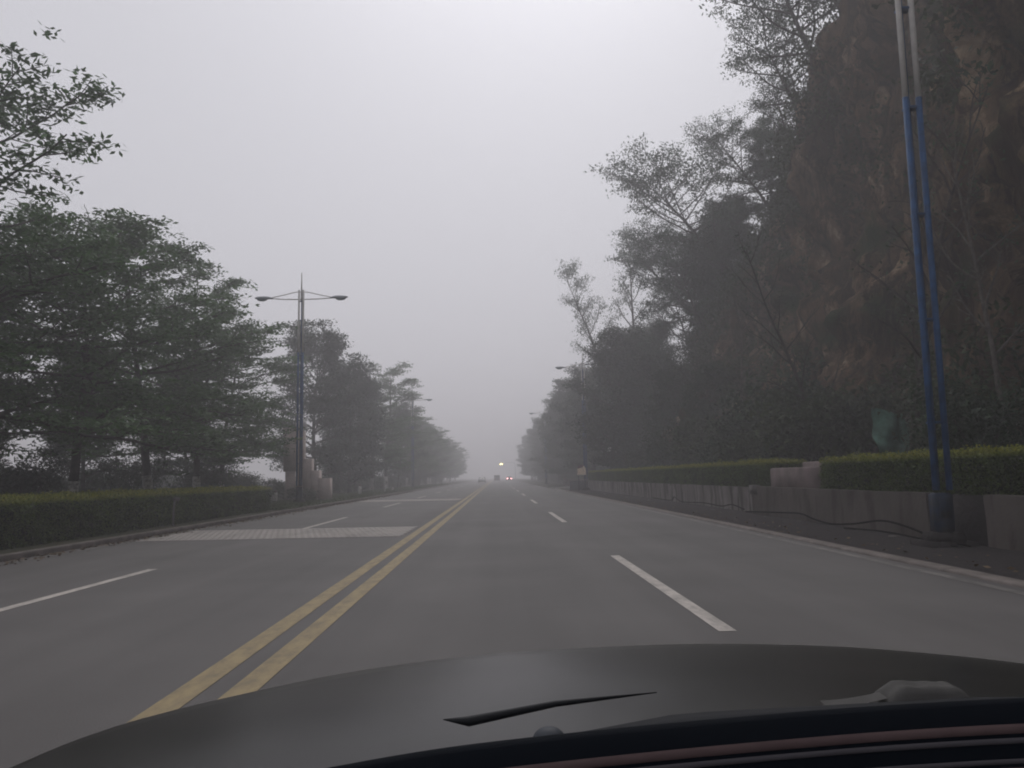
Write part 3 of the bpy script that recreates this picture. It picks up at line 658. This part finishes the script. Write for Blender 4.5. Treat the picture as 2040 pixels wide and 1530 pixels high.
# ------------------------------------------------------------------ cables along the wall foot
def cab(pts, r, label):
    pts = np.array(pts, float); tt = np.linspace(0, len(pts)-1, (len(pts)-1)*7+1); out = []
    for q in tt:
        i = int(min(q, len(pts)-2)); u = q-i; u = u*u*(3-2*u) if False else u
        p0 = pts[max(i-1, 0)]; p1 = pts[i]; p2 = pts[i+1]; p3 = pts[min(i+2, len(pts)-1)]
        out.append(.5*((2*p1)+(-p0+p2)*u+(2*p0-5*p1+4*p2-p3)*u*u+(-p0+3*p1-3*p2+p3)*u**3))
    put('cable', MB().tube(out, r, 7), M_cable, smooth=True, label=label, cat='cable')
cab([(7.95, 13.6, .1), (8.15, 15, .12), (8.3, 16.4, .25), (8.38, 17.6, .3), (8.3, 18.8, .17), (8.25, 20, .1), (8.3, 21.3, .16), (8.4, 22.4, .24), (8.4, 24, .2), (8.3, 27, .1)], .022,
    'black cable sagging along the foot of the brown wall to the near lamp post')
cab([(7.9, 13.9, .07), (8.1, 15.5, .08), (8.2, 17.2, .1), (8.15, 19, .06)], .018, 'short black cable lying below the longer one at the near lamp post')
cab([(8.4, 27.5, .15), (8.42, 29, .26), (8.42, 30.4, .16), (8.42, 33, .2), (8.45, 37, .12), (8.45, 38.6, .3), (8.45, 39.4, .12), (8.45, 44, .12)], .02,
    'thin black cable looping along the foot of the pale wall')

# ------------------------------------------------------------------ sign, wall end, side road kerb
t = thing('sign_board', 'cream arched board with dark red cap at the end of the right wall', 'sign', (7.78, 74.2, .02))
pts = [(-.38, 1.42), (.4, 1.42), (.4, 1.85)]+[(.01+.39*math.cos(a), 1.85+.46*math.sin(a)) for a in np.linspace(.1, math.pi-.1, 12)]+[(-.38, 1.85)]
put('board', MB().prism(pts, -.04, .04, 1), mat('cream_board', (.85, .7, .5), .6, color2=(.75, .6, .45), noise_scale=3), t)
pts = [(-.36, 2.0)]+[(-.02+.34*math.cos(a), 2.0+.36*math.sin(a)) for a in np.linspace(math.pi-.05, .9, 8)]+[(.1, 2.1)]
put('cap', MB().prism(pts, -.055, -.042, 1), mat('dark_red', (.09, .03, .04)), t)
put('post', MB().box((-.3, -.03, 0), (-.24, .03, 1.42)), M_black, t); put('post', MB().box((.25, -.03, 0), (.31, .03, 1.42)), M_black, t)
put('frame', MB().tube([(.44, 0, .2), (.44, 0, 1.9), (.4, 0, 2.1)], .025, 8), M_kerb, t)
b = MB(); b.box((7.05, 78.0, -.05), (8.95, 78.6, .86), bev=.03); b.box((7.0, 77.95, .8), (9.0, 78.65, .9), bev=.02)
put('wall_end_pier', b, mat('grey_blue_concrete', (.1, .1, .112), .9, color2=(.075, .075, .085), noise_scale=2), label='grey squared block ending the right wall behind the cream sign', cat='wall pier')
b = MB()
q = [(5.75, 81.3), (6.3, 84), (7.2, 88.5), (8.3, 94), (8.7, 96)]
for (x0, y0), (x1, y1) in zip(q[:-1], q[1:]):
    b.add([(x0, y0, -.02), (x0+.35, y0, -.02), (x1+.35, y1, -.02), (x1, y1, -.02), (x0, y0, .16), (x0+.35, y0, .16), (x1+.35, y1, .16), (x1, y1, .16)],
          [(4, 5, 6, 7), (0, 1, 5, 4), (1, 2, 6, 5), (2, 3, 7, 6), (3, 0, 4, 7)])
put('painted_kerb', b, M_limewash, label='white painted kerb curving into the side road on the right', cat='kerb')
b = MB(); b.box((8.2, 97, .1), (11.5, 97.3, .95), bev=.03); b.box((8.0, 96.9, .1), (8.4, 97.4, 1.1), bev=.03)
put('low_wall', b, M_pink, label='low brownish wall across the side road mouth, right of the lane', cat='wall')
# green sheet on the slope
nn = 14; P = np.zeros((nn, nn, 3))
for i in range(nn):
    for j in range(nn):
        u, v = i/(nn-1), j/(nn-1)
        P[i, j] = (11.5+1.0*u+.22*v*u+.1*v+.03*math.sin(v*7), 24.3+.12*math.sin(u*8+v*4)+.06*math.sin(v*13), 3.28-1.35*v-.2*u+.05*math.sin(u*7)-.18*(v*(1-abs(2*u-1))))
b = MB(); b.grid(P); b.grid((P+[0, .03, .0])[::-1])
put('green_sheet', b, mat('green_netting', (.1, .2, .155), .85, color2=(.04, .085, .065), noise_scale=4), smooth=True, label='crumpled teal green sheet hung on the slope behind the near hedge', cat='sheet')

# ------------------------------------------------------------------ monument
t = thing('stone_monument', 'pale stepped stone monument with a round disc on top, behind the far blue lamp post', 'monument', (-12.42, 50, .1)); t.scale = (.806, .806, .806)
M_stone = mat('pale_stone', (.5, .42, .39), .9, .2, color2=(.38, .32, .3), noise_scale=1.2, bump=.3)
put('slab', MB().box((-.85, -.25, 2.3), (.1, .25, 5.5)).box((-.7, -.2, 0), (-.02, .2, 2.29)), M_stone, t)
put('coping', MB().box((-.92, -.32, 5.502), (.14, .32, 5.62)), M_stone, t)
put('side_slab', MB().box((.16, -.3, 0), (.72, .3, 5.35)), M_stone, t)
put('disc', MB().tube([(.42, -.12, 5.8), (.42, .12, 5.8)], .42, 28), mat('disc_grey', (.5, .48, .48), .6, noise_amt=.2), t, smooth=False)
put('steps', MB().box((.74, -.5, 0), (1.32, .5, 3.25)).box((1.325, -.6, 0), (1.9, .6, 2.35)).box((1.905, -.65, 0), (2.7, .65, 1.75)), M_stone, t)

# ------------------------------------------------------------------ verge posts
GP = 'short posts on the left verge'
def vpost(x, y, h, label, r=.09, lx=0.):
    t = thing('verge_post', label, 'post', (x, y, .08), 0, GP)
    put('shaft', MB().tube([(0, 0, -.05), (lx*.5, 0, h*.5), (lx, 0, h*.82)], [r, r*.95, r*.9], 12), M_limewash, t, smooth=True)
    put('cap', MB().ell((lx*1.05, 0, h*.87), (r*1.05, r*1.05, h*.13), 12, 6), M_kerb, t, smooth=True)
vpost(-12.2, 42.8, .75, 'white post at the end of the left hedge')
vpost(-12.9, 47.5, .8, 'small white-topped post left of the far blue lamp post base', .1)
vpost(-11.3, 67, .95, 'white post past the far blue lamp post, alone by the kerb', .13)
vpost(-10.6, 76, 1.1, 'leaning white stake farther along the left kerb', .07, .25)
vpost(-10.8, 84, .55, 'shortest bluish-white post, farthest along the left kerb', .13)
t = thing('stake', 'pale leaning stake in front of the left hedge', 'stake', (-9.65, 24.4, .1)); 
put('shaft', MB().tube([(0, 0, -.05), (-.01, 0, .4), (.02, .02, .78)], [.035, .03, .03], 8), M_conc_l, t, smooth=True)
put('head', MB().box((-.03, -.04, .76), (.16, .04, .86), bev=.015), M_conc_l, t)

# ------------------------------------------------------------------ far vehicles
M_tyre = mat('tyre', (.012, .012, .012), .8); M_win = mat('car_glass', (.015, .018, .02), .1, .6)
def vehicle(name, label, cat, loc, rz, Wd, Ln, Ht, body, van=False, tail=None, head=None):
    t = thing(name, label, cat, loc, rz); w2 = Wd/2; l2 = Ln/2
    if van:
        prof = [(-l2, .3), (-l2, 1.0), (-l2+.08, Ht-.15), (-l2+.2, Ht), (l2-1.0, Ht), (l2-.35, 1.15), (l2, .95), (l2, .3)]
        low, cab_ = prof, None
    else:
        low = [(-l2, .3), (-l2, .85), (-l2+.12, .98), (-l2+.6, 1.0), (l2-1.2, .98), (l2-.15, .78), (l2, .6), (l2, .28)]
        cab_ = [(-l2+.35, .98), (-l2+.95, Ht-.06), (-l2+1.2, Ht), (l2-2.2, Ht), (l2-1.95, Ht-.05), (l2-1.15, .98)]
    put('body', MB().prism(low, -w2, w2), body, t)
    if cab_:
        c = MB(); n = len(cab_); vs = []
        for s in (-1, 1):
            for (p, z) in cab_: vs.append((s*(w2-.06-.18*(z-.98)/(Ht-.98)), p, z))
        c.add(vs, [(i, (i+1) % n, n+(i+1) % n, n+i) for i in range(n)]); c.add([vs[0], vs[1], vs[4], vs[5]], [(0, 1, 2, 3)]); c.add([vs[1], vs[2], vs[3], vs[4]], [(0, 1, 2, 3)])
        c.add([vs[n], vs[n+1], vs[n+4], vs[n+5]], [(0, 1, 2, 3)]); c.add([vs[n+1], vs[n+2], vs[n+3], vs[n+4]], [(0, 1, 2, 3)])
        put('cabin', c, body, t)
        put('rear_window', MB().add([(-w2+.22, -l2+.36, 1.04), (w2-.22, -l2+.36, 1.04), (w2-.3, -l2+.85, Ht-.12), (-w2+.3, -l2+.85, Ht-.12)], [(0, 1, 2, 3)]), M_win, t)
        put('windscreen', MB().add([(-w2+.2, l2-1.17, 1.03), (w2-.2, l2-1.17, 1.03), (w2-.3, l2-1.85, Ht-.1), (-w2+.3, l2-1.85, Ht-.1)], [(0, 1, 2, 3)]), M_win, t)
    else:
        put('rear_window', MB().box((-w2+.15, -l2-.02, 1.1), (w2-.15, -l2+.05, Ht-.3)), M_win, t)
    for s in (-1, 1):
        for y in (-l2+.85, l2-.85):
            wh = put('wheel', MB().tube([(s*(w2-.2), y, .32), (s*(w2+.01), y, .32)], .32, 18), M_tyre, t)
            put('rim', MB().tube([(s*(w2), y, .32), (s*(w2+.02), y, .32)], .18, 12), M_grey, wh)
    tm = tail or mat('tail_lens', (.2, .02, .02), .3)
    for s in (-1, 1): put('tail_light', MB().box((s*(w2-.3)-.24, -l2-.05, .66), (s*(w2-.3)+.24, -l2+.02, .96), bev=.02), tm, t)
    hm = head or mat('head_lens', (.4, .4, .42), .2)
    for s in (-1, 1): put('headlight', MB().box((s*(w2-.3)-.2, l2-.03, .55), (s*(w2-.3)+.2, l2+.03, .72), bev=.02), hm, t)
    put('bumper', MB().box((-w2+.05, -l2-.06, .3), (w2-.05, -l2-.0, .5), bev=.02), M_tyre, t)
    put('number_plate', MB().box((-.22, -l2-.05, .54), (.22, -l2-.01, .66)), M_blue, t)
vehicle('car', 'dark car coming the other way on the left of the yellow lines', 'car', (-3.7, 200, 0), math.pi, 1.8, 4.5, 1.45, mat('car_dark', (.03, .033, .04), .35, .5))
vehicle('van', 'dark boxy van ahead in the inner right lane', 'van', (0.0, 252, 0), 0, 1.8, 4.6, 1.95, mat('van_dark', (.02, .02, .025), .4, .5), van=True)
vehicle('car', 'reddish car ahead in the outer right lane with its tail lights on', 'car', (3.95, 262, 0), 0, 1.85, 4.5, 1.5, mat('car_red', (.09, .03, .035), .35, .5),
        tail=mat('lit_tail', (.8, .3, .35), emit=(1, .42, .42), es=9))

# ------------------------------------------------------------------ the car the picture is taken from
t = thing('car', 'dark car in the foreground, its bonnet, wiper and dashboard edge along the bottom', 'car', (0, 0, 0))
M_bon = mat('bonnet_paint', (.024, .0225, .021), .3, .17, noise_amt=.45, noise_scale=2.2)
fr = [(-.64, 1.05, 1.04), (-.62, 1.2, 1.035), (-.6, 1.35, 1.02), (-.555, 1.52, 1.0), (-.5, 1.68, .98), (-.42, 1.8, .972), (-.32, 1.9, .968), (-.1, 1.95, .982), (.12, 1.97, .99), (.47, 1.98, .995), (.82, 1.96, .985), (1.21, 1.92, .95), (1.5, 1.8, .9)]
fr = np.array(fr); fs = np.linspace(0, 1, len(fr)); u = np.linspace(0, 1, 49)
Fc = np.stack([np.interp(u, fs, fr[:, k]) for k in range(3)], 1)
for _ in range(2): Fc[1:-1] = (Fc[:-2]+Fc[1:-1]*2+Fc[2:])/4
Bk = np.stack([np.linspace(-.5, 1.45, 49), np.full(49, .92), np.full(49, 1.06)], 1)
rows = []
for v in np.linspace(0, 1, 14):
    p = Bk*(1-v)+Fc*v; p[:, 2] += .028*math.sin(math.pi*v)*np.sin(np.pi*np.clip(u*1.0, 0, 1)); rows.append(p)
for d, z in ((.01, -.006), (.03, -.03), (.05, -.1), (.06, -.5)):
    ctr = np.array([.4, 1.2, 0]); dirv = Fc-ctr; dirv[:, 2] = 0; dirv /= np.linalg.norm(dirv, axis=1)[:, None]
    p = Fc+dirv*d; p[:, 2] += z; rows.append(p)
put('bonnet', MB().grid(np.array(rows)), M_bon, t, smooth=True)
# cowl strip at the foot of the windscreen
cw = np.array([(-.62, .82, 1.06), (-.3, .84, 1.09), (0, .86, 1.118), (.2, .87, 1.146), (.55, .87, 1.156), (1.3, .85, 1.14)])
uu = np.linspace(0, 1, 40); cq = np.stack([np.interp(uu, np.linspace(0, 1, 6), cw[:, k]) for k in range(3)], 1)
put('cowl', MB().grid(np.array([cq+[0, .1, -.06], cq+[0, .06, -.012], cq+[0, .0, 0], cq+[0, -.12, -.01], cq+[0, -.14, -.3]])), mat('cowl_plastic', (.016, .017, .02), .8, .15), t, smooth=True)
# wiper
wp = put('wiper', MB().tube([(-.062, .9, 1.142), (-.035, .905, 1.138), (.06, .92, 1.150), (.175, .93, 1.157)], [.0005, .0055, .0035, .0005], 8), mat('wiper_rubber', (.016, .017, .019), .6, .2), t, smooth=True)
put('wiper_pivot', MB().ell((.05, .87, 1.126), (.018, .018, .015), 18, 10), mat('pivot_cap', (.04, .045, .055), .6), wp, smooth=True)
# dashboard edge: mouldings swept along a curve
DZ = .006
dp = -np.array([0, 0, .004])+np.array([(-.55, .585, 1.13), (-.35, .59, 1.165), (-.18, .6, 1.188), (-.13, .6, 1.197), (-.04, .6, 1.21), (.11, .6, 1.222), (.26, .6, 1.231), (.38, .6, 1.235), (.6, .6, 1.236), (.9, .6, 1.23)])
uu = np.linspace(0, 1, 60); dq = np.stack([np.interp(uu, np.linspace(0, 1, 10), dp[:, k]) for k in range(3)], 1)
for _ in range(6): dq[1:-1] = (dq[:-2]+dq[1:-1]*2+dq[2:])/4
def mould(name, l0, l1, rise, m, cutx=9):
    q = dq[dq[:, 0] < cutx]; rows = []
    for l, r_ in [(l0, -.002), (l0+.0006, rise), ((l0+l1)/2, rise+.0004), (l1-.0006, rise), (l1, -.002)]:
        rows.append(q+np.array([0, -.5*l-.0*r_, -.866*l])+np.array([0, -.866*r_, .5*r_]))
    return put(name, MB().grid(np.array(rows)), m, t, smooth=True)
M_dblk = mat('dash_black', (.0045, .006, .009), .85, .06)
M_dpink = mat('dash_brown', (.085, .058, .058), .8, .12, noise_amt=.15, noise_scale=40); M_dgrey = mat('dash_grey', (.06, .056, .062), .8, .12)
q = dq; put('dashboard', MB().grid(np.array([q+[0, .14, -.09], q+[0, .05, -.012], q+[0, .01, 0], q+[0, 0, -.001], q+[0, -.0125, -.0217], q+[0, -.09, -.155]])), M_dblk, t, smooth=True)
mould('trim_strip', .0143, .0215, .001, M_dpink); mould('trim_lip', .0235, .028, .0012, M_dgrey)
mould('vent_lip', .037, .041, .0012, M_dgrey); mould('lower_trim', .0425, .1, .001, M_dpink)
b = MB()
for y, z in ((.6, 1.236),): pass
# pale crumpled shape on the cowl, solid stand-in for a windscreen reflection
P = np.zeros((16, 12, 3))
for i in range(16):
    for j in range(12):
        u_, v_ = i/15, j/11; k = noise.noise(Vector((u_*5, v_*4, 7)))*.004
        P[i, j] = (.435+.105*u_, .93+.05*v_, 1.129+.024*min(1, 4*u_*(1-u_)*1.6)**.5*min(1, 4*v_*(1-v_)*1.5)**.5+k)
b = MB(); b.grid(P); b.grid((P-[0, 0, .004])[::-1])
Q = np.array([[(.37+.07*a, .94+.02*c, 1.134+.008*a*a+.002*c) for c in (0, .5, 1)] for a in np.linspace(0, 1, 6)]); b.grid(Q)
put('reflection_shape', b, mat('reflection_grey', (.085, .082, .078), .9, noise_amt=.2, noise_scale=30), smooth=True, label='small crumpled pale grey shape standing in for a windscreen reflection, lower right', cat='reflection_shape')

# ------------------------------------------------------------------ haze
hm = bpy.data.materials.new('haze_air'); hm.use_nodes = True; n = hm.node_tree; n.nodes.remove(n.nodes['Principled BSDF'])
pv = n.nodes.new('ShaderNodeVolumePrincipled'); pv.inputs['Color'].default_value = (.99, .972, .995, 1)
pv.inputs['Density'].default_value = 0.0045; pv.inputs['Anisotropy'].default_value = .4
n.links.new(pv.outputs[0], n.nodes['Material Output'].inputs['Volume'])
put('haze', MB().box((-600, -60, -1.5), (600, 1500, 46)), hm, kind='stuff', label='grey morning fog filling the road corridor', cat='fog')
